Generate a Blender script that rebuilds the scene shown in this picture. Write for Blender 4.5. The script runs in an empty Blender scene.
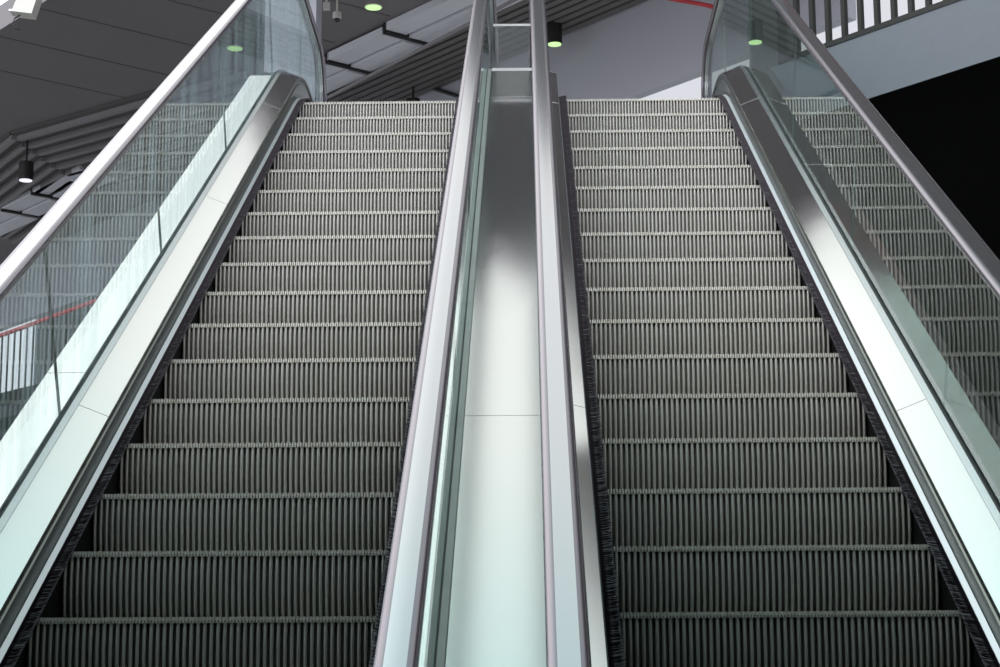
import bpy, math, random
from mathutils import Matrix, Vector
random.seed(7)
scn = bpy.context.scene
col = scn.collection
T = math.tan(math.radians(30))

# ------------------------------------------------------------------ helpers
def mesh_obj(name, verts, faces, mat, parent=None, smooth=False, mats=None, idx=None, loc=None):
    me = bpy.data.meshes.new(name)
    me.from_pydata([tuple(v) for v in verts], [], faces)
    for m in (mats or [mat]):
        me.materials.append(m)
    if idx:
        for p, i in zip(me.polygons, idx):
            p.material_index = i
    if smooth:
        for p in me.polygons:
            p.use_smooth = True
    me.validate(); me.update()
    o = bpy.data.objects.new(name, me)
    col.objects.link(o)
    if parent is not None:
        o.parent = parent
    if loc is not None:
        o.location = loc
    return o

class MB:
    def __init__(s): s.v = []; s.f = []; s.i = []
    def add(s, vs, fs, mi=0):
        n = len(s.v); s.v += [tuple(v) for v in vs]
        s.f += [tuple(n + k for k in f) for f in fs]; s.i += [mi] * len(fs)
    def box(s, x0, x1, y0, y1, z0, z1, mi=0):
        s.add([(x0,y0,z0),(x1,y0,z0),(x1,y1,z0),(x0,y1,z0),(x0,y0,z1),(x1,y0,z1),(x1,y1,z1),(x0,y1,z1)],
              [(0,3,2,1),(4,5,6,7),(0,1,5,4),(1,2,6,5),(2,3,7,6),(3,0,4,7)], mi)
    def hexa(s, p, mi=0):            # p: 4 bottom, 4 top
        s.add(p, [(0,3,2,1),(4,5,6,7),(0,1,5,4),(1,2,6,5),(2,3,7,6),(3,0,4,7)], mi)
    def prism(s, poly, z0, z1, mi=0):  # plan polygon (ccw)
        n = len(poly)
        vs = [(x, y, z0) for x, y in poly] + [(x, y, z1) for x, y in poly]
        fs = [tuple(range(n - 1, -1, -1)), tuple(range(n, 2 * n))] + [(k, (k+1) % n, n + (k+1) % n, n + k) for k in range(n)]
        s.add(vs, fs, mi)
    def tube(s, pts, r, n=10, mi=0):
        pts = [Vector(p) for p in pts]; rings = []
        for k, p in enumerate(pts):
            d = (pts[min(k+1, len(pts)-1)] - pts[max(k-1, 0)]).normalized()
            a = d.cross(Vector((0, 0, 1)))
            if a.length < 1e-3: a = Vector((1, 0, 0))
            a.normalize(); b = d.cross(a)
            rings.append([p + r * (math.cos(2*math.pi*j/n) * a + math.sin(2*math.pi*j/n) * b) for j in range(n)])
        vs = [v for R in rings for v in R]; fs = []
        for k in range(len(pts) - 1):
            for j in range(n):
                fs.append((k*n + j, k*n + (j+1) % n, (k+1)*n + (j+1) % n, (k+1)*n + j))
        fs += [tuple(range(n-1, -1, -1)), tuple(range((len(pts)-1)*n, len(pts)*n))]
        s.add(vs, fs, mi)
    def lathe(s, prof, cx, cy, n=32, mi=0):  # prof (r,z)
        vs = []; fs = []
        for r, z in prof:
            for j in range(n):
                a = 2*math.pi*j/n; vs.append((cx + r*math.cos(a), cy + r*math.sin(a), z))
        for k in range(len(prof) - 1):
            for j in range(n):
                fs.append((k*n + j, k*n + (j+1) % n, (k+1)*n + (j+1) % n, (k+1)*n + j))
        fs += [tuple(range(n-1, -1, -1)), tuple(range((len(prof)-1)*n, len(prof)*n))]
        s.add(vs, fs, mi)
    def build(s, name, mats, parent=None, smooth=False):
        if not isinstance(mats, (list, tuple)): mats = [mats]
        return mesh_obj(name, s.v, s.f, None, parent, smooth, list(mats), s.i)

def tag(o, label=None, cat=None, group=None, kind=None):
    if label: o['label'] = label
    if cat: o['category'] = cat
    if group: o['group'] = group
    if kind: o['kind'] = kind
    return o
def empty(name, loc, label, cat, group=None):
    o = bpy.data.objects.new(name, None); col.objects.link(o); o.location = loc
    o.empty_display_size = .2
    return tag(o, label, cat, group)
def struct(mb, name, mats):
    o = mb.build(name, mats); o['kind'] = 'structure'; return o
def rel(mb, loc):                      # shift a MB's vertices so the thing's origin is loc
    mb.v = [(x-loc[0], y-loc[1], z-loc[2]) for x, y, z in mb.v]; return mb

# ------------------------------------------------------------------ materials
def mat(name, color, rough=.5, metal=0., spec=.5, noise=None, bump=None, emis=None, coat=0.):
    m = bpy.data.materials.new(name); m.use_nodes = True
    nt = m.node_tree; b = nt.nodes['Principled BSDF']
    b.inputs['Base Color'].default_value = (*color, 1)
    b.inputs['Roughness'].default_value = rough
    b.inputs['Metallic'].default_value = metal
    b.inputs['Specular IOR Level'].default_value = spec
    b.inputs['Coat Weight'].default_value = coat
    tc = nt.nodes.new('ShaderNodeTexCoord')
    if noise:                           # (scale, amount, second colour, stretch)
        sc, amt, c2, st = noise
        mp = nt.nodes.new('ShaderNodeMapping'); mp.inputs['Scale'].default_value = st
        nz = nt.nodes.new('ShaderNodeTexNoise'); nz.inputs['Scale'].default_value = sc; nz.inputs['Detail'].default_value = 6
        rp = nt.nodes.new('ShaderNodeValToRGB'); rp.color_ramp.elements[0].position = .42; rp.color_ramp.elements[1].position = .75
        mx = nt.nodes.new('ShaderNodeMix'); mx.data_type = 'RGBA'
        mu = nt.nodes.new('ShaderNodeMath'); mu.operation = 'MULTIPLY'; mu.inputs[1].default_value = amt
        nt.links.new(tc.outputs['Object'], mp.inputs['Vector']); nt.links.new(mp.outputs[0], nz.inputs['Vector'])
        nt.links.new(nz.outputs['Fac'], rp.inputs[0]); nt.links.new(rp.outputs[0], mu.inputs[0])
        nt.links.new(mu.outputs[0], mx.inputs[0])
        mx.inputs[6].default_value = (*color, 1); mx.inputs[7].default_value = (*c2, 1)
        nt.links.new(mx.outputs[2], b.inputs['Base Color'])
    if bump:                            # (scale, strength, distance, stretch)
        sc, s_, dist, st = bump
        mp = nt.nodes.new('ShaderNodeMapping'); mp.inputs['Scale'].default_value = st
        nz = nt.nodes.new('ShaderNodeTexNoise'); nz.inputs['Scale'].default_value = sc; nz.inputs['Detail'].default_value = 2
        bp = nt.nodes.new('ShaderNodeBump'); bp.inputs['Strength'].default_value = s_; bp.inputs['Distance'].default_value = dist
        nt.links.new(tc.outputs['Object'], mp.inputs['Vector']); nt.links.new(mp.outputs[0], nz.inputs['Vector'])
        nt.links.new(nz.outputs['Fac'], bp.inputs['Height']); nt.links.new(bp.outputs[0], b.inputs['Normal'])
    if emis:
        b.inputs['Emission Color'].default_value = (*emis[0], 1); b.inputs['Emission Strength'].default_value = emis[1]
    return m

M = {}
M['groove'] = mat('painted_groove_shade', (.18,.168,.152), .7, spec=.2)  # groove shade put into the colour, darker than the ribs
M['riser'] = mat('ribbed_aluminium', (.53,.50,.48), .45, .15, noise=(9, .35, (.38,.355,.32), (1,1,1)))
M['nose'] = mat('worn_aluminium', (.53,.50,.475), .45, .2, noise=(45, .55, (.30,.21,.12), (1,1,1)))
M['steel'] = mat('brushed_steel', (.76,.76,.75), .12, 1., bump=(1.3, .12, .006, (1,1,1)))
_b = M['steel'].node_tree.nodes['Principled BSDF']; _b.inputs['Anisotropic'].default_value = 1.0
_c = M['steel'].node_tree.nodes.new('ShaderNodeCombineXYZ'); _c.inputs[0].default_value = 1.0
M['steel'].node_tree.links.new(_c.outputs[0], _b.inputs['Tangent'])
M['steel_soft'] = mat('satin_steel', (.72,.72,.74), .25, 1.)
M['strip'] = mat('aluminium_strip', (.66,.66,.70), .36, .6)
M['mould'] = mat('dark_anodised_moulding', (.17,.18,.165), .28, .8)
M['gasket'] = mat('black_gasket', (.015,.015,.016), .6)
M['brush'] = mat('black_nylon_bristle', (.085,.072,.085), .6, spec=.4)
M['skirt'] = mat('black_skirt_panel', (.007,.007,.007), .6, spec=.1)
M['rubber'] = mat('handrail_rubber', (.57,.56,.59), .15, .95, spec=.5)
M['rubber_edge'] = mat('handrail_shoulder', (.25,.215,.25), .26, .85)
M['trim'] = mat('satin_trim', (.42,.40,.42), .45, .6)
M['track'] = mat('handrail_track', (.45,.44,.45), .25, 1.)
M['profile'] = mat('grey_edge_profile', (.26,.255,.25), .4, .3, noise=(30, .5, (.18,.178,.175), (1,.3,.3)))
M['clad'] = mat('dark_cladding', (.05,.05,.055), .5)
M['seam'] = mat('dark_joint', (.03,.03,.03), .6)
M['concrete'] = mat('blue_grey_paint', (.135,.15,.172), .75, noise=(14, .35, (.115,.128,.148), (1,1,1)))
M['ceil'] = mat('charcoal_ceiling', (.20,.182,.192), .8, noise=(1.2, .3, (.17,.157,.163), (1,1,1)))
M['slat'] = mat('ceiling_slat', (.26,.24,.255), .6)
M['slatd'] = mat('dark_ceiling_slat', (.15,.142,.14), .6)
M['slatgap2'] = mat('dark_ceiling_gap', (.07,.066,.062), .8)
M['slatgap'] = mat('ceiling_gap', (.11,.105,.105), .8)
M['panel'] = mat('pale_panel', (.72,.71,.78), .6)
M['dark'] = mat('dark_metal', (.020,.019,.018), .55, spec=.3)
M['bulk'] = mat('lilac_grey_plaster', (.44,.435,.49), .8)
M['colm'] = mat('dark_column', (.055,.06,.058), .6)
M['white'] = mat('white_paint', (.80,.79,.82), .7)
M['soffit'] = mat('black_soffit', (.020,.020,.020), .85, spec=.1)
M['floor'] = mat('grey_stone_floor', (.16,.16,.155), .5, noise=(3, .4, (.12,.12,.115), (1,1,1)))
M['floor_up'] = mat('pale_stone_floor', (.45,.44,.43), .5, noise=(3, .4, (.38,.37,.36), (1,1,1)))
M['red'] = mat('red_paint', (.42,.03,.04), .4)
M['wall'] = mat('grey_wall', (.20,.22,.24), .8)
M['lens'] = mat('lamp_lens_green', (.6,.8,.4), .4, emis=((.62,1.,.42), .9))
M['lenswhite'] = mat('lamp_lens_white', (.8,.8,.8), .3, emis=((.85,.85,1.), .9))
M['camwhite'] = mat('white_plastic', (.62,.60,.56), .45)
M['dome'] = mat('smoked_dome', (.02,.02,.02), .1)
M['cable'] = mat('black_cable', (.02,.02,.02), .5)

def glass_mat(name, tint, dust, dustcol, ior=1.78):
    m = bpy.data.materials.new(name); m.use_nodes = True
    nt = m.node_tree; nt.nodes.clear(); N = nt.nodes.new; L = nt.links.new
    out = N('ShaderNodeOutputMaterial'); tr = N('ShaderNodeBsdfTransparent'); gl = N('ShaderNodeBsdfGlossy')
    tr.inputs[0].default_value = (*tint, 1); gl.inputs['Roughness'].default_value = .012
    gl.inputs[0].default_value = (.93, 1., .99, 1)
    fr = N('ShaderNodeFresnel'); fr.inputs[0].default_value = ior
    geo = N('ShaderNodeNewGeometry'); inv = N('ShaderNodeMath'); inv.operation = 'SUBTRACT'; inv.inputs[0].default_value = 1.
    L(geo.outputs['Backfacing'], inv.inputs[1])
    mu = N('ShaderNodeMath'); mu.operation = 'MULTIPLY'; L(fr.outputs[0], mu.inputs[0]); L(inv.outputs[0], mu.inputs[1])
    mx = N('ShaderNodeMixShader'); L(mu.outputs[0], mx.inputs[0]); L(tr.outputs[0], mx.inputs[1]); L(gl.outputs[0], mx.inputs[2])
    # streaky dust film
    tc = N('ShaderNodeTexCoord'); mp = N('ShaderNodeMapping'); mp.inputs['Scale'].default_value = (1, 5, .35)
    nz = N('ShaderNodeTexNoise'); nz.inputs['Scale'].default_value = 3.; nz.inputs['Detail'].default_value = 7
    L(tc.outputs['Object'], mp.inputs[0]); L(mp.outputs[0], nz.inputs['Vector'])
    rp = N('ShaderNodeValToRGB'); rp.color_ramp.elements[0].position = .36; rp.color_ramp.elements[1].position = .72
    L(nz.outputs['Fac'], rp.inputs[0])
    d1 = N('ShaderNodeMath'); d1.operation = 'MULTIPLY'; d1.inputs[1].default_value = dust; L(rp.outputs[0], d1.inputs[0])
    df = N('ShaderNodeBsdfDiffuse'); df.inputs[0].default_value = (*dustcol, 1)
    tl = N('ShaderNodeBsdfTranslucent'); tl.inputs[0].default_value = (*dustcol, 1)
    dm = N('ShaderNodeMixShader'); dm.inputs[0].default_value = .4; L(df.outputs[0], dm.inputs[1]); L(tl.outputs[0], dm.inputs[2])
    m2 = N('ShaderNodeMixShader'); L(d1.outputs[0], m2.inputs[0]); L(mx.outputs[0], m2.inputs[1]); L(dm.outputs[0], m2.inputs[2])
    L(m2.outputs[0], out.inputs[0])
    return m
M['glass_l'] = glass_mat('dusty_green_glass', (.90,.95,.95), .21, (.62,.76,.82))
M['glass'] = glass_mat('clear_green_glass', (.88,.94,.92), .035, (.6,.7,.68))
M['glass_f'] = glass_mat('smoked_glass', (.80,.80,.82), .01, (.6,.6,.6), 1.5)
M['glass_edge'] = mat('glass_edge', (.18,.22,.21), .15)

# ------------------------------------------------------------------ sweep paths (y -> z)
YB = -3.0                       # where the built part of the incline begins (below the frame)
def path_fn(yc, R):
    zc = T * yc; dy = R * .5
    def f(y):
        if y <= yc: return T * y
        if y >= yc + dy: return zc + R * (1 - math.cos(math.radians(30)))
        # arc tangent to incline, ending level
        s = .5 - (y - yc) / R          # sin of slope angle
        return zc + R * (math.sqrt(1 - s*s) - math.cos(math.radians(30)))
    return f
base = path_fn(6.3, 1.6)
railz = path_fn(6.2, 2.9)
BASE_Z = base(20)
def samples(y0, y1, a=6.25, b=7.2):
    ys = [y0, y0 + .01]
    y = y0 + .01
    while y < y1 - 1e-6:
        y = min(y1, y + (.08 if a - .01 <= y < b else (a - y if y < a and a < y1 else y1 - y)))
        if y1 - y < .01: y = y1
        ys.append(y)
    return ys
def sweep(mb, prof, ys, f, mi=0, caps=True):
    n = len(prof); vs = []; fs = []
    for y in ys:
        for x, h in prof: vs.append((x, y, f(y) + h))
    for k in range(len(ys) - 1):
        for j in range(n):
            fs.append((k*n+j, k*n+(j+1) % n, (k+1)*n+(j+1) % n, (k+1)*n+j))
    if caps: fs += [tuple(range(n-1, -1, -1)), tuple(range((len(ys)-1)*n, len(ys)*n))]
    mb.add(vs, fs, mi)

# ------------------------------------------------------------------ the step (one mesh pair, shared by every copy)
RUN, RISE, W = .4, .4 * T, 1.068
def riser_mesh():
    nr = 54; w = W / nr
    cs = []
    for k in range(nr):
        x0 = k * w
        for u, d in ((0.0, .005), (.20, .005), (.23, -.007), (.32, -.0108), (.5, -.0128), (.68, -.0108), (.77, -.007), (.80, .005)):
            cs.append((x0 + u * w, d))
    cs.append((W, 0.0))
    rows = []
    for k in range(9):
        t = k / 8; dz = -.017 - t * .236
        bow = .066 * t * t - .036 * t   # convex towards the rider, tucked in at the foot
        rows.append((bow + .012, dz))
    vs = []; fs = []
    for by, dz in rows:
        for x, d in cs: vs.append((x, by + d, dz))
    n = len(cs)
    for r in range(len(rows) - 1):
        for j in range(n - 1):
            fs.append((r*n+j, (r+1)*n+j, (r+1)*n+j+1, r*n+j+1))
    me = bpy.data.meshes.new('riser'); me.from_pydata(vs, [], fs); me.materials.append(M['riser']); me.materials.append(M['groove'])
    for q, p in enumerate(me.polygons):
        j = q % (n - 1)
        p.material_index = 1 if j % 8 in (0, 1, 6, 7) else 0  # faces between the ribs get the painted-in shade
    me.update(); return me
def tread_mesh():
    mb = MB(); nt_ = 108; w = W / nt_
    # body under the cleats
    mb.box(0, W, .006, RUN + .030, -.022, -.0115, 2)
    # nosing bar and cleats
    mb.box(0, W, .004, .020, -.020, -.0105, 1)
    for k in range(nt_):
        x0 = k * w + w * .2; x1 = k * w + w * .8
        mb.hexa([(x0, -.003, -.0175), (x1, -.003, -.0175), (x1, RUN - .004, -.011), (x0, RUN - .004, -.011),
                 (x0 + w*.08, .001, .0), (x1 - w*.08, .001, .0), (x1 - w*.08, RUN - .004, .0), (x0 + w*.08, RUN - .004, .0)], 0)
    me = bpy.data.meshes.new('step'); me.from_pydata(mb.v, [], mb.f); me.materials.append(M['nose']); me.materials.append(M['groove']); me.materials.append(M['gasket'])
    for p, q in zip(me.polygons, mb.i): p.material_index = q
    me.update(); return me
RISER_ME, TREAD_ME = riser_mesh(), tread_mesh()

def add_steps(root, x0, phase):
    for i in range(-3, 19):
        y = (i + phase) * RUN
        z = (i + phase) * RISE
        if i == 17: z = 16.42 * RISE + 0.018
        if i == 18: z = 16.42 * RISE + .065
        s = bpy.data.objects.new('step', TREAD_ME); col.objects.link(s); s.parent = root; s.location = (x0 - .034, y, z)
        r = bpy.data.objects.new('riser', RISER_ME); col.objects.link(r); r.parent = s

# ------------------------------------------------------------------ balustrade
YEND = 8.4
DECK_JOINTS = [1.04, 3.6, 5.56]
GLASS_JOINTS = [.94, 2.7, 4.45, 6.25, 7.72]
HRH = .985                       # handrail centre above the nosing line
NEW_R = .43; NEW_Y = 8.77
def handrail_path():
    pts = []
    for y in samples(YB, NEW_Y, 6.2, 7.75): pts.append((y, railz(y) + HRH))
    pts.insert(-1, (NEW_Y - .02, pts[-1][1]))
    zc = pts[-1][1] - NEW_R
    for k in range(1, 25):
        a = math.pi/2 - math.pi * k / 24
        pts.append((NEW_Y + NEW_R * math.cos(a), zc + NEW_R * math.sin(a)))
    pts += [(NEW_Y - .02, zc - NEW_R), (8.36, zc - NEW_R), (8.35, zc - NEW_R)]
    return pts
HP = handrail_path()
def sweep_norm(mb, prof, pts, xc, caps=True):
    n = len(prof); vs = []; fs = []
    for k, (y, z) in enumerate(pts):
        a = pts[max(k-1, 0)]; b = pts[min(k+1, len(pts)-1)]
        ty, tz = b[0]-a[0], b[1]-a[1]; l = math.hypot(ty, tz); ty /= l; tz /= l
        for x, nn in prof: vs.append((xc + x, y - tz * nn, z + ty * nn))
    for k in range(len(pts) - 1):
        for j in range(n): fs.append((k*n+j, k*n+(j+1) % n, (k+1)*n+(j+1) % n, (k+1)*n+j))
    if caps: fs += [tuple(range(n-1, -1, -1)), tuple(range((len(pts)-1)*n, len(pts)*n))]
    mb.add(vs, fs)
def offset_pts(pts, d):
    out = []
    for k, (y, z) in enumerate(pts):
        a = pts[max(k-1, 0)]; b = pts[min(k+1, len(pts)-1)]
        ty, tz = b[0]-a[0], b[1]-a[1]; l = math.hypot(ty, tz)
        out.append((y - tz/l * d, z + ty/l * d))
    return out

HR_PROF = []
for cx_, cz_, a0, a1 in ((.022, -.002, 0, 90), (-.022, -.002, 90, 180)):
    for k in range(7):
        a = math.radians(a0 + (a1-a0) * k / 6)
        HR_PROF.append((cx_ + .0205 * math.cos(a), cz_ + .014 * math.sin(a)))
HR_PROF += [(-.0425, -.012), (-.038, -.020), (-.024, -.021), (-.020, -.014), (.020, -.014), (.024, -.021), (.038, -.020), (.0425, -.012)]

def balustrade(root, xs, sgn, gx, glass, outer=True, di=.043, dh=.160):
    """xs: step edge x, sgn: +1 outwards is +x, gx: offset of glass from step edge."""
    X = lambda o: xs + sgn * o
    def P(prof): 
        q = [(X(o), h) for o, h in prof]
        return q if sgn > 0 else q[::-1]
    full = samples(YB, YEND)
    # skirt panel
    m = MB(); sweep(m, P([(.037, -.012), (.042, -.012), (.042, -.42), (.037, -.42)]), full, base)
    m.build('skirt_panel', M['skirt'], root)
    # brush
    m = MB(); sweep(m, P([(-.003, .008), (.022, .0075), (.0435, .0025), (.0435, -.006), (.038, -.010), (.036, -.001), (-.002, .005)]), full, base)
    y = YB + .3
    while y < 7.2:
        l = random.uniform(.048, .057); dz = random.uniform(.009, .016); dy = random.uniform(-.003, .003)
        z0 = base(y) + .0055; wv = .0028
        tip = (X(.044 - l), y + dy, z0 - .006 + dz)
        m.add([(X(.040), y - wv, z0), (X(.040), y + wv, z0), tip, (X(.040), y, z0 - .008)], [(0, 1, 2), (1, 3, 2), (3, 0, 2)])
        y += .0042
    m.build('brush', M['brush'], root)
    # aluminium strip that holds the brush
    m = MB(); sweep(m, P([(.044, -.03), (.062, -.03), (.062, .010), (.060, .0125), (.0435, .002)]), full, base)
    m.build('brush_holder', M['strip'], root)
    # dark moulding: ledge, groove, upright
    m = MB(); sweep(m, P([(.0625, .010), (di + .03, .010), (di + .03, dh - .002), (di, dh - .002), (di + .001, dh - .022), (di + .009, dh - .025), (di + .011, dh - .048), (di + .005, dh - .052), (max(.061, di), .034)]), full, base)
    m.build('deck_moulding', M['mould'], root)
    # inner deck in panels
    cuts = [YB] + DECK_JOINTS + [YEND]
    for a, b in zip(cuts, cuts[1:]):
        m = MB(); sweep(m, P([(di, dh - .007), (di, dh), (.1525 + gx - .19, .203), (.1525 + gx - .19, .195)]), samples(a + .0018, b - .0018), base)
        m.build('inner_deck', M['steel'], root)
    # glass channel
    g0 = gx - .037
    m = MB(); sweep(m, P([(g0, .150), (g0, .206), (g0 + .022, .214), (g0 + .024, .150)]), full, base)
    m.build('glass_channel', M['steel_soft'], root)
    m = MB(); sweep(m, P([(g0 + .0245, .150), (g0 + .0245, .209), (gx - .0055, .211), (gx - .0055, .150)]), full, base)
    sweep(m, P([(gx + .0055, .150), (gx + .0055, .207), (gx + .012, .205), (gx + .012, .150)]), full, base)
    m.build('gasket', M['gasket'], root)
    # glass panels with joints square to the incline
    top = offset_pts(HP, -.020)
    bot = [(y, base(y) + .17) for y in samples(YB, 8.32)]
    def tz_at(pts, y):
        if y <= pts[0][0]: return pts[0][1]
        for (a, za), (b, zb) in zip(pts, pts[1:]):
            if a <= y <= b and b > a: return za + (zb - za) * (y - a) / (b - a)
        return pts[-1][1]
    lines = []
    for j, yj in enumerate(GLASS_JOINTS):
        sl = -.5 / .866 if yj < 5 else (-.42 if yj < 6.5 else 0)
        zb = base(yj) + .17
        yt = yj
        for _ in range(30):
            yt = yj + sl * (tz_at(top, yt) - zb)
        lines.append((yj, yt))
    edges = [(YB, YB)] + lines + [None]
    for k in range(len(edges) - 1):
        (b0, t0) = edges[k]; e = .0017
        if edges[k+1] is None:
            poly = [(b0 + e, base(b0) + .17)]
            poly += [(8.32, base(8.32) + .17)]
            tail = [p for p in top if p[0] >= t0 + e]
            i0 = top.index(tail[0])
            lower = [p for p in top[i0:-1]]
            poly += lower[::-1]
            poly += [(t0 + e, tz_at(top, t0 + e))]
        else:
            (b1, t1) = edges[k+1]
            ub = [b0 + e] + [y for y, z in bot if b0 + e < y < b1 - e] + [b1 - e]
            ut = [t0 + e] + [y for y, z in top[:-30] if t0 + e < y < t1 - e] + [t1 - e]
            poly = [(y, base(y) + .17) for y in ub] + [(y, tz_at(top, y)) for y in reversed(ut)]
        n = len(poly); xa, xb = X(gx) - .005, X(gx) + .005
        vs = [(xa, y, z) for y, z in poly] + [(xb, y, z) for y, z in poly]
        fs = [tuple(range(n-1, -1, -1)), tuple(range(n, 2*n))] + [(q, (q+1) % n, n + (q+1) % n, n + q) for q in range(n)]
        mi = [0, 0] + [1] * n
        o = mesh_obj('glass_panel', vs, fs, None, root, False, [glass, M['glass_edge']], mi)
        import bmesh
        bm = bmesh.new(); bm.from_mesh(o.data); bmesh.ops.recalc_face_normals(bm, faces=bm.faces); bm.to_mesh(o.data); bm.free()
    # handrail and its guide
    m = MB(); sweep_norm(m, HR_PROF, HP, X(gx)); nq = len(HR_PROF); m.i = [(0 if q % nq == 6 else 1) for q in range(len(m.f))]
    h = m.build('handrail', [M['rubber'], M['rubber_edge']], root, True)
    m = MB(); sweep_norm(m, [(-.017, -.034), (-.017, -.0155), (.017, -.0155), (.017, -.034), (.007, -.034), (.007, -.022), (-.007, -.022), (-.007, -.034)][::-1], HP, X(gx))
    m.build('handrail_guide', M['track'], root)
    # newel foot that takes the returning handrail
    zr = HP[-1][1]
    m = MB(); m.box(X(gx) - .055, X(gx) + .055, 8.10, 8.40, zr - .12, zr + .05); m.build('newel_base', M['clad'], root)
    if outer:
        cuts = [YB] + [1.35, 4.1] + [YEND]
        for a, b in zip(cuts, cuts[1:]):
            m = MB(); sweep(m, P([(gx + .012, .190), (gx + .012, .198), (gx + .158, .198), (gx + .158, .190)]), samples(a + .002, b - .002), base)
            m.build('outer_deck', M['steel'], root)
        m = MB(); sweep(m, P([(gx + .150, .189), (gx + .160, .189), (gx + .160, -.75), (gx + .150, -.75)]), full, base)
        m.build('outer_cladding', M['clad'], root)

def truss_pan(root, x0, x1):
    m = MB(); sweep(m, [(x0, -.44), (x1, -.44), (x1, -.75), (x0, -.75)][::-1], samples(YB, YEND), base)
    m.build('truss_pan', M['skirt'], root)
def landing(root, x0, x1, z):
    m = MB(); m.box(x0 + .015, x1 - .015, 7.60, 8.4, z - .05, z)
    for k in range(60):
        xx = x0 + .02 + (x1 - x0 - .04) * k / 59
        m.box(xx - .004, xx + .004, 7.52, 7.60, z - .03, z - .004)
    m.build('comb_plate', M['steel_soft'], root)

LX = -.7066
ZT = 16.42 * RISE + .065
left = empty('escalator', (-1.207, 0, 0), 'left-hand escalator with pale handrail tops and white reflecting decks along its outer glass', 'escalator', 'pair of parallel escalators')
right = empty('escalator', (.5, 0, 0), 'right-hand escalator below the balustered upper floor edge, with dark outer handrail', 'escalator', 'pair of parallel escalators')
def build_escalator(root, x0, phase, gl, goff):
    tmp = []
    add_steps(root, x0, phase)
    balustrade(root, x0, -1, goff[0], gl[0], goff[2], goff[4], goff[5])
    balustrade(root, x0 + 1, +1, goff[1], gl[1], goff[3])
    truss_pan(root, x0 - .012, x0 + 1.012)
    landing(root, x0, x0 + 1, ZT)
    inv = root.location.copy()
    for c in root.children: c.location = c.location - inv
build_escalator(left, LX - 1, -.0326, (M['glass_l'], M['glass']), (.190, .193, True, False, .045, .160))
build_escalator(right, 0.0, 0.0, (M['glass'], M['glass']), (.187, .187, False, True, .058, .180))

# ------------------------------------------------------------------ deck between the two escalators
cxl, cxr = LX + .193 + .033, -.187 - .022
div = empty('divider_deck', ((cxl + cxr) / 2, 0, 0), 'polished steel deck strip running up between the two escalators', 'deck')
off = Vector(div.location)
for a, b in zip([YB, .93, 5.66], [.93, 5.66, 6.49]):
    m = MB(); sweep(m, [(cxl, .185), (cxr, .185), (cxr, .200), (cxl, .200)], samples(a + .0015, b - .0015), base)
    m.v = [tuple(Vector(v) - off) for v in m.v]; m.build('deck_panel', M['steel'], div)
yf = 6.495; zf = base(yf) + .2
for x0_, x1_ in ((cxl - .0265, cxl - .0005), (cxr + .0005, cxr + .0155)):
    m = MB(); sweep(m, [(x0_, .185), (x1_, .185), (x1_, .204), (x1_ - .003, .208), (x0_ + .003, .208), (x0_, .204)], samples(YB, 6.49), base)
    m.v = [tuple(Vector(v) - off) for v in m.v]; m.build('edge_profile', M['profile'], div)
m = MB(); m.box(cxl, cxr, yf, yf + .035, zf - .03, zf + .012); m.v = [tuple(Vector(v) - off) for v in m.v]; m.build('sill', M['trim'], div)
m = MB(); m.box(cxl + .01, cxr - .01, yf + .01, yf + .02, zf + .012, zf + .305); m.v = [tuple(Vector(v) - off) for v in m.v]
fp = m.build('filler_panel', M['glass_f'], div)
m = MB(); m.box(cxl + .01, cxr - .01, yf + .005, yf + .025, zf + .305, zf + .321); m.v = [tuple(Vector(v) - off) for v in m.v]; m.build('top_trim', M['trim'], fp)

def cam_ray(px, py):
    return FW + RT * ((px - 500) / F) - UP * ((py - 333.5) / F)

# ------------------------------------------------------------------ camera
F = 1959.31; pit, yaw, roll = [math.radians(v) for v in (11.46893, -.8138, -.2779)]
CAM = Vector((-.26072, -5.82347, -.34153))
FW = Vector((math.sin(yaw)*math.cos(pit), math.cos(yaw)*math.cos(pit), math.sin(pit)))
rt = Vector((math.cos(yaw), -math.sin(yaw), 0)); up = rt.cross(FW)
RT = rt*math.cos(roll) + up*math.sin(roll); UP = -rt*math.sin(roll) + up*math.cos(roll)
cd = bpy.data.cameras.new('camera'); cam = bpy.data.objects.new('camera', cd); col.objects.link(cam)
cam.matrix_world = Matrix(((RT.x, UP.x, -FW.x, CAM.x), (RT.y, UP.y, -FW.y, CAM.y), (RT.z, UP.z, -FW.z, CAM.z), (0, 0, 0, 1)))
cd.sensor_width = 36; cd.lens = F * 36 / 1000; cd.clip_start = .05; cd.clip_end = 200
scn.camera = cam
def at_y(px, py, y):
    d = cam_ray(px, py); return CAM + d * ((y - CAM.y) / d.y)
def at_z(px, py, z):
    d = cam_ray(px, py); return CAM + d * ((z - CAM.z) / d.z)

def at_b(px, py, b):
    d = cam_ray(px, py); B_ = Vector((.768, .64, 0))
    return CAM + d * ((b - CAM.dot(B_)) / d.dot(B_))
def a_of(p): return p.x * .64 - p.y * .768

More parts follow.
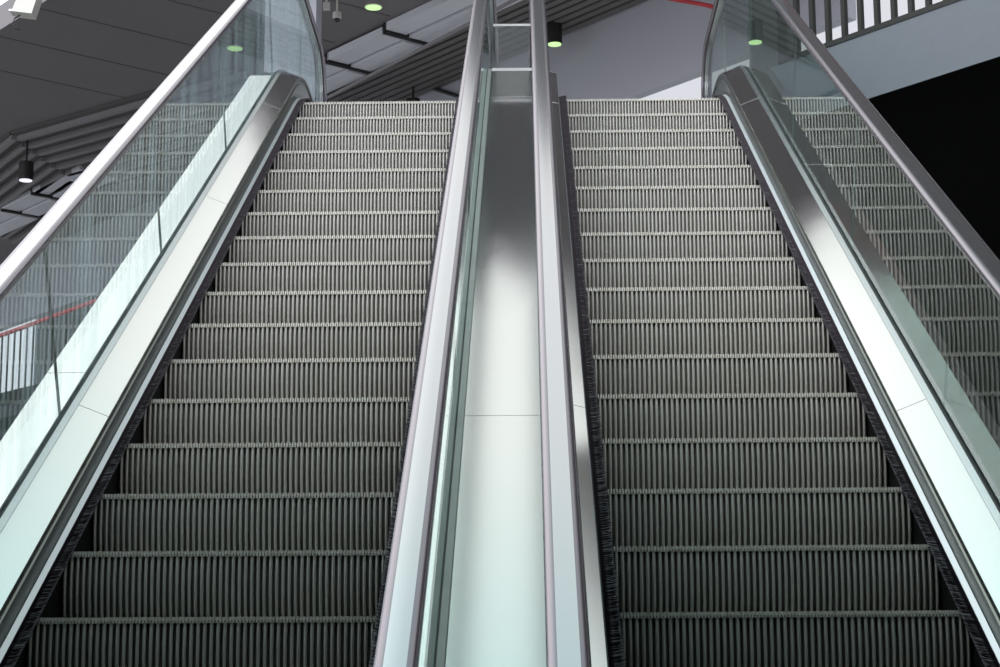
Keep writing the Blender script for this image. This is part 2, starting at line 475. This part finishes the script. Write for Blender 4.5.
# ------------------------------------------------------------------ the building (its grid is turned about 50 degrees)
AV = Vector((.64, -.768)); BV = Vector((.768, .64))
def ab(a, b): return (AV.x * a + BV.x * b, AV.y * a + BV.y * b)
def abbox(mb, a0, a1, b0, b1, z0, z1, mi=0):
    q = [ab(a0, b0), ab(a1, b0), ab(a1, b1), ab(a0, b1)]
    mb.hexa([(*p, z0) for p in q] + [(*p, z1) for p in q], mi)
CZ = 7.5
m = MB()
abbox(m, -30, -6.1, 4.97, 10.05, CZ, CZ + .3, 0)
abbox(m, -6.1, -4.1, 6.05, 10.05, CZ, CZ + .3, 0)  # edge notched back, shaped only to bring sky into the right deck's reflection
abbox(m, -4.1, 12, 4.97, 10.05, CZ, CZ + .3, 0)
for a in (-17.0, -15.9, -14.8, -13.7, -12.6, -11.5, -10.4):   # recessed joints read as dark lines
    abbox(m, a - .012, a + .012, 4.98, 8.2, CZ - .004, CZ + .01, 1)
struct(m, 'ceiling', [M['ceil'], M['slatgap']])

# slatted part of the ceiling: straight over the hall, sweeping round on the left
m = MB()
abbox(m, -15.5, 2, 8.80, 9.92, CZ - .06, CZ - .002, 1)
for k in range(8):
    b = 8.86 + k * .135
    abbox(m, -15.5, 2, b, b + .085, CZ - .13, CZ - .05, 0)
struct(m, 'trim_2', [M['slatd'], M['slatgap2']])
m = MB()
K0 = at_z(17, 137.5, CZ - .06); KS = (at_z(37, 152, CZ - .06) - K0) / 2
D1 = (at_z(0, 151, CZ - .06) - K0).normalized(); D2 = (at_z(120, 108, CZ - .06) - K0).normalized()
for k in range(9):
    q = K0 + KS * k
    for d, ln in ((D1, 3.5), (D2, 4.2)):
        nrm = Vector((-d.y, d.x, 0)); e_ = q + d * ln; q0 = q - d * .0
        for w0, w1, z0, z1, mi in ((.0, .075, CZ - .10, CZ - .03, 0), (-.11, .11, CZ - .035, CZ - .004, 1)):
            c4 = [q0 + nrm * w0, e_ + nrm * w0, e_ + nrm * w1, q0 + nrm * w1]
            m.hexa([(v.x, v.y, z0) for v in c4] + [(v.x, v.y, z1) for v in c4], mi)
struct(m, 'trim_3', [M['slat'], M['slatgap']])

# pale stepped panels hung beside the slats
def pale_panel(a0, a1, b, z, label, grp):
    c = ab((a0 + a1) / 2, b); o = empty('ceiling_panel', (c[0], c[1], z), label, 'ceiling panel', grp)
    L_ = (c[0], c[1], z)
    mm = MB(); abbox(mm, a0, a1, b - .30, b - .02, z, z + .09); rel(mm, L_).build('upper_board', M['panel'], o)
    mm = MB(); abbox(mm, a0, a1, b + .02, b + .30, z - .02, z + .07); rel(mm, L_).build('lower_board', M['panel'], o)
    mm = MB(); abbox(mm, a0 - .03, a0 + .03, b - .30, b + .36, z - .035, z + .09); rel(mm, L_).build('end_bracket', M['dark'], o)
    for s in (-.2, .2):
        mm = MB(); p = ab((a0 + a1) / 2, b + s); mm.tube([(*p, z + .06), (*p, CZ + .01)], .012, 8); rel(mm, L_).build('hanger', M['dark'], o)
    return o

# bulkhead wall, openings under it and the white facade outside
m = MB(); abbox(m, -30, a_of(at_b(848, 8, 9.93)), 9.93, 10.05, 6.37, CZ + .3); struct(m, 'wall_back', [M['bulk']])
m = MB(); abbox(m, -24.9, -12.5, 9.93, 10.05, 3.9, 6.37); struct(m, 'wall_left', [M['wall']])

# upper floor slab
def edge(x, b): return (b - .768 * x) / .64
FB = 5.365
poly = [(9, edge(9, FB)), (9, 12), (-16, 28), (-16, edge(-16, 7.2)), (-2.25, edge(-2.25, 7.2)), (-2.25, 8.42), (1.37, 8.42), (1.37, edge(1.37, FB))]
m = MB(); m.prism(poly, 3.60, 3.93, 0)
m.i[-10:] = m.i[-10:]
n = len(poly)
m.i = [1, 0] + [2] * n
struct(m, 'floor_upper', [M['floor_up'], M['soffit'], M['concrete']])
m = MB()                                              # fascia of the right-hand edge
e0 = (1.375, edge(1.375, FB)); a_start = Vector(e0).dot(AV)
abbox(m, a_start, 9, FB - .012, FB - .001, 3.57, 4.0)
abbox(m, a_start, 9, FB - .001, FB + .06, 3.93, 4.0); struct(m, 'trim_4', [M['concrete']])
m = MB(); abbox(m, -26, -10.2, 7.12, 7.26, 3.56, 3.95); struct(m, 'trim_5', [M['concrete']])

def railing(a0, a1, b, z0, z1, pitch, wid, label, grp=None, rail_r=.03):
    c = ab((a0 + a1) / 2, b); L_ = (c[0], c[1], z0); o = empty('railing', L_, label, 'railing', grp)
    mm = MB(); abbox(mm, a0, a1, b - .018, b + .018, z0, z0 + .035); rel(mm, L_).build('bottom_rail', M['dark'], o)
    mm = MB(); mm.tube([(*ab(a0, b), z1), (*ab(a1, b), z1)], rail_r, 12); tag(rel(mm, L_).build('top_rail', M['red'], o), 'red top rail')
    bm_ = MB(); h = wid / 2; bm_.box(-h, h, -h, h, 0, z1 - z0 - .035)
    me = None; k = 0
    a = a0 + pitch
    while a < a1 - .01:
        p = ab(a, b)
        if me is None:
            q = bm_.build('baluster', M['dark'], o); me = q.data
        else:
            q = bpy.data.objects.new('baluster', me); col.objects.link(q); q.parent = o
        q.location = (p[0] - L_[0], p[1] - L_[1], .035); q.rotation_euler = (0, 0, math.atan2(AV.y, AV.x))
        a += pitch; k += 1
    for a in (a0, a1):
        mm = MB(); p = ab(a, b); mm.box(p[0]-.03, p[0]+.03, p[1]-.03, p[1]+.03, z0, z1 + .01); rel(mm, L_).build('end_post', M['dark'], o)
    return o
ar = Vector((1.52, 6.55)).dot(AV)
a_b = a_of(at_b(813.7, 52, FB)) - .136 * 2
railing(a_b, a_b + 8, FB, 4.0, 5.0, .136, .032, 'dark balustered railing on the upper floor edge at right above the outer handrail')
railing(-23.0, -14.2, 7.2, 3.95, 4.95, .19, .020, 'far railing with red top rail seen through the left outer glass', None, .03)

# column behind the left newel
m = MB(); m.box(-2.80, -2.30, 12.3, 12.8, 3.93, CZ + .01); m.v = list(m.v)
struct(m, 'column', [M['bulk']])
m = MB(); m.box(1.37, 1.66, 7.42, 7.72, 3.93, CZ + .01); struct(m, 'column', [M['colm']])

# lower hall
m = MB(); m.box(-30, 30, -20, 40, -2.05, -1.85); struct(m, 'floor', [M['floor']])
m = MB(); m.box(-14, 14, -16, -1.7, 2.95, 3.9); struct(m, 'shade_slab', [M['soffit']])  # unseen slab added over the viewer, edge set to shade the lower steps
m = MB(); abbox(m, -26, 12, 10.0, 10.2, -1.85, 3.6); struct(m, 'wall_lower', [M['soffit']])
m = MB(); m.box(9, 9.2, -16, 14, -1.85, 3.6); struct(m, 'shade_wall_right', [M['soffit']])  # unseen wall added to shut sky light out under the upper floor
m = MB(); m.box(-9.2, -9, -16, -1.7, -1.85, 2.95); struct(m, 'shade_wall_side', [M['wall']])  # unseen wall added to keep side sky off the lower risers
m = MB(); m.box(-9.2, 9.2, -16.2, -16, -1.85, 2.95); struct(m, 'shade_wall_front', [M['wall']])  # unseen wall added behind the viewer, closing out low sky light

# ------------------------------------------------------------------ things on the ceiling
G_ = 'pale stepped ceiling panels'
a1 = a_of(at_z(396, 32, CZ - .08)); a2 = a_of(at_z(338, 60, CZ - .08))
pale_panel(a1, a1 + 3.2, 8.56, CZ - .10, 'pale stepped ceiling panel nearest the left inner handrail top', G_)
pale_panel(a2, a1 - .08, 8.58, CZ - .12, 'short pale stepped ceiling panel between its two neighbours', G_)
pale_panel(a2 - 2.2, a2 - .08, 8.60, CZ - .14, 'pale stepped ceiling panel beside the column behind the left newel', G_)
a3 = a_of(at_z(28, 192, CZ - .1)); a4 = a_of(at_z(2, 208, CZ - .1))
pale_panel(a3, a3 + 1.5, 8.45, CZ - .10, 'pale stepped ceiling panel right of the white lensed pendant lamp', G_)
pale_panel(a4, a3 - .08, 8.47, CZ - .12, 'pale stepped ceiling panel just under the white lensed pendant lamp', G_)
pale_panel(a4 - 2.0, a4 - .08, 8.50, CZ - .14, 'pale stepped ceiling panel cut by the left edge of the photo', G_)

def lamp_can(x, y, z0, z1, r, lens, label, rod=True):
    o = empty('pendant_lamp', (x, y, z1), label, 'lamp'); L_ = (x, y, z1)
    mm = MB(); mm.lathe([(r * .96, z0 + .004), (r, z0), (r, z1), (r * .4, z1 + .01)], x, y, 32); rel(mm, L_).build('lamp_shade', M['dark'], o, False)
    mm = MB(); mm.lathe([(r * .88, z0 - .004), (r * .88, z0 + .003)], x, y, 32); rel(mm, L_).build('lens', lens, o)
    mm = MB(); mm.tube([(x, y, z1), (x, y, CZ + .01)], .014 if rod else .04, 10); rel(mm, L_).build('rod', M['dark'], o)
    return o
lamp_can(-6.92, 19.23, 6.87, 7.12, .098, M['lenswhite'], 'dark pendant can lamp with white lens hanging under the left slats')
lamp_can(.068, 14.9, 7.14, 7.39, .085, M['lens'], 'dark can lamp with green lens beside the centre right handrail', False)
lamp_can(-1.63, 17.0, 6.98, 7.21, .085, M['lens'], 'dark pendant can lamp just above the left top step')
def downlight(x, y, label):
    o = empty('downlight', (x, y, CZ), label, 'lamp'); L_ = (x, y, CZ)
    mm = MB(); mm.lathe([(.098, CZ - .012), (.10, CZ + .004)], x, y, 32); rel(mm, L_).build('bezel', M['camwhite'], o)
    mm = MB(); mm.lathe([(.088, CZ - .016), (.088, CZ - .010)], x, y, 32); rel(mm, L_).build('lens', M['lens'], o)
downlight(-1.93, 14.62, 'round green-lit recessed downlight above the left top step')
downlight(-3.65, 15.9, 'round green-lit downlight seen through the left outer glass')

# security camera and junction box near the column
p = at_y(337, 19, 13.6); L_ = (p.x, p.y, p.z)
o = empty('security_camera', L_, 'small white dome security camera hanging beside the column', 'camera')
mm = MB(); mm.lathe([(.012, p.z + .085), (.045, p.z + .07), (.046, p.z + .01), (.040, p.z + .0)], p.x, p.y, 24); rel(mm, L_).build('housing', M['camwhite'], o)
mm = MB(); mm.lathe([(.036, p.z), (.034, p.z - .015), (.022, p.z - .030), (.006, p.z - .036)], p.x, p.y, 24); rel(mm, L_).build('dome', M['dome'], o, True)
mm = MB(); mm.tube([(p.x, p.y, p.z + .08), (p.x, p.y, CZ + .01)], .010, 8); rel(mm, L_).build('stem', M['camwhite'], o)
p = at_y(326.5, 6, 13.4); L_ = (p.x, p.y, p.z)
o = empty('junction_box', L_, 'small pale junction box beside the column above the security camera', 'box')
mm = MB(); mm.box(p.x - .035, p.x + .035, p.y - .03, p.y + .03, p.z - .04, p.z + .03); rel(mm, L_).build('box_body', M['camwhite'], o)
mm = MB(); mm.tube([(p.x, p.y, p.z + .02), (p.x, p.y, CZ + .01)], .012, 8); rel(mm, L_).build('conduit', M['camwhite'], o)
# conduits under the slats
def pipe(a, b, r, label, mt):
    mm = MB(); mm.tube([a, b], r, 10); q = mm.build('conduit', mt); tag(q, label, 'pipe'); return q
pa, pb = at_z(325, 99, CZ - .2), at_z(455, 31, CZ - .2)
pipe(pa, pb + (pb - pa) * .6, .022, 'thin grey conduit running along under the hall slats', M['slat'])
pipe(at_b(424, 85.5, 9.88), at_b(480, 103, 9.88), .025, 'thin black conduit crossing the bulkhead beside the left inner handrail', M['cable'])
# red pipe high on the bulkhead
pts = [at_y(px, py, 12.6) for px, py in ((640, -10), (662, -3), (680, .5), (695, 3), (708, 5.5), (714, 7.5))]
mm = MB(); mm.tube(pts, .022, 12); tag(mm.build('red_pipe', M['red']), 'curved dark red pipe at the top beside the right newel', 'pipe')
# floodlight at the ceiling edge, top left
p = at_z(25, 8, CZ - .12); L_ = (p.x, p.y, p.z)
o = empty('floodlight', L_, 'pale floodlight at the ceiling edge in the top left corner', 'lamp')
mm = MB(); mm.hexa([(p.x-.12, p.y-.10, p.z-.07), (p.x+.10, p.y-.10, p.z-.10), (p.x+.10, p.y+.10, p.z-.10), (p.x-.12, p.y+.10, p.z-.07),
                    (p.x-.06, p.y-.10, p.z+.10), (p.x+.16, p.y-.10, p.z+.12), (p.x+.16, p.y+.10, p.z+.12), (p.x-.06, p.y+.10, p.z+.10)])
rel(mm, L_).build('lamp_body', M['camwhite'], o)
mm = MB(); mm.box(p.x-.15, p.x-.02, p.y-.09, p.y+.09, p.z-.06, p.z-.045); rel(mm, L_).build('visor', M['steel_soft'], o)
c0 = Vector((p.x - .05, p.y, p.z - .08))
mm = MB(); mm.tube([c0, c0 + Vector((-.06, 0, -.04)), c0 + Vector((-.08, 0, -.10)), c0 + Vector((-.05, 0, -.15)), c0 + Vector((.0, .02, -.16))], .008, 8); rel(mm, L_).build('cable', M['cable'], o)

# ------------------------------------------------------------------ light: overcast sky
w = bpy.data.worlds.new('overcast_sky'); scn.world = w; w.use_nodes = True
nt = w.node_tree; nt.nodes.clear(); N = nt.nodes.new; L = nt.links.new
out = N('ShaderNodeOutputWorld'); bg = N('ShaderNodeBackground'); tc = N('ShaderNodeTexCoord'); sp = N('ShaderNodeSeparateXYZ')
rp = N('ShaderNodeValToRGB')
L(tc.outputs['Generated'], sp.inputs[0]); L(sp.outputs['Z'], rp.inputs[0]); L(rp.outputs[0], bg.inputs[0]); L(bg.outputs[0], out.inputs[0])
e = rp.color_ramp.elements
e[0].position = 0.0; e[0].color = (.30, .31, .33, 1)
e[1].position = 1.0; e[1].color = (.60, .96, .97, 1)
for ps, cc in ((.20, (.62, .63, .69)), (.42, (.80, .81, .87)), (.62, (1.2, 1.2, 1.2)), (.78, (1.14, 1.2, 1.17)), (.86, (.76, 1.03, 1.02))):
    k = e.new(ps); k.color = (*cc, 1)
# the cloud is brighter behind the viewer and over to the left
mr = N('ShaderNodeMapRange'); mr.inputs['From Min'].default_value = .15; mr.inputs['From Max'].default_value = -.7
mr.inputs['To Min'].default_value = 1.0; mr.inputs['To Max'].default_value = 2.75
L(sp.outputs['Y'], mr.inputs['Value'])
mx_ = N('ShaderNodeMapRange'); mx_.inputs['From Min'].default_value = -.04; mx_.inputs['From Max'].default_value = -.2
mx_.inputs['To Min'].default_value = 1.0; mx_.inputs['To Max'].default_value = 1.8
L(sp.outputs['X'], mx_.inputs['Value'])
mm_ = N('ShaderNodeMath'); mm_.operation = 'MULTIPLY'; L(mr.outputs[0], mm_.inputs[0]); L(mx_.outputs[0], mm_.inputs[1])
L(mm_.outputs[0], bg.inputs['Strength'])

scn.view_settings.view_transform = 'Standard'; scn.view_settings.look = 'None'
scn.view_settings.exposure = 0.0; scn.view_settings.gamma = 1.0
scn.view_settings.use_curve_mapping = False
scn.cycles.max_bounces = 10; scn.cycles.transparent_max_bounces = 24; scn.cycles.glossy_bounces = 6
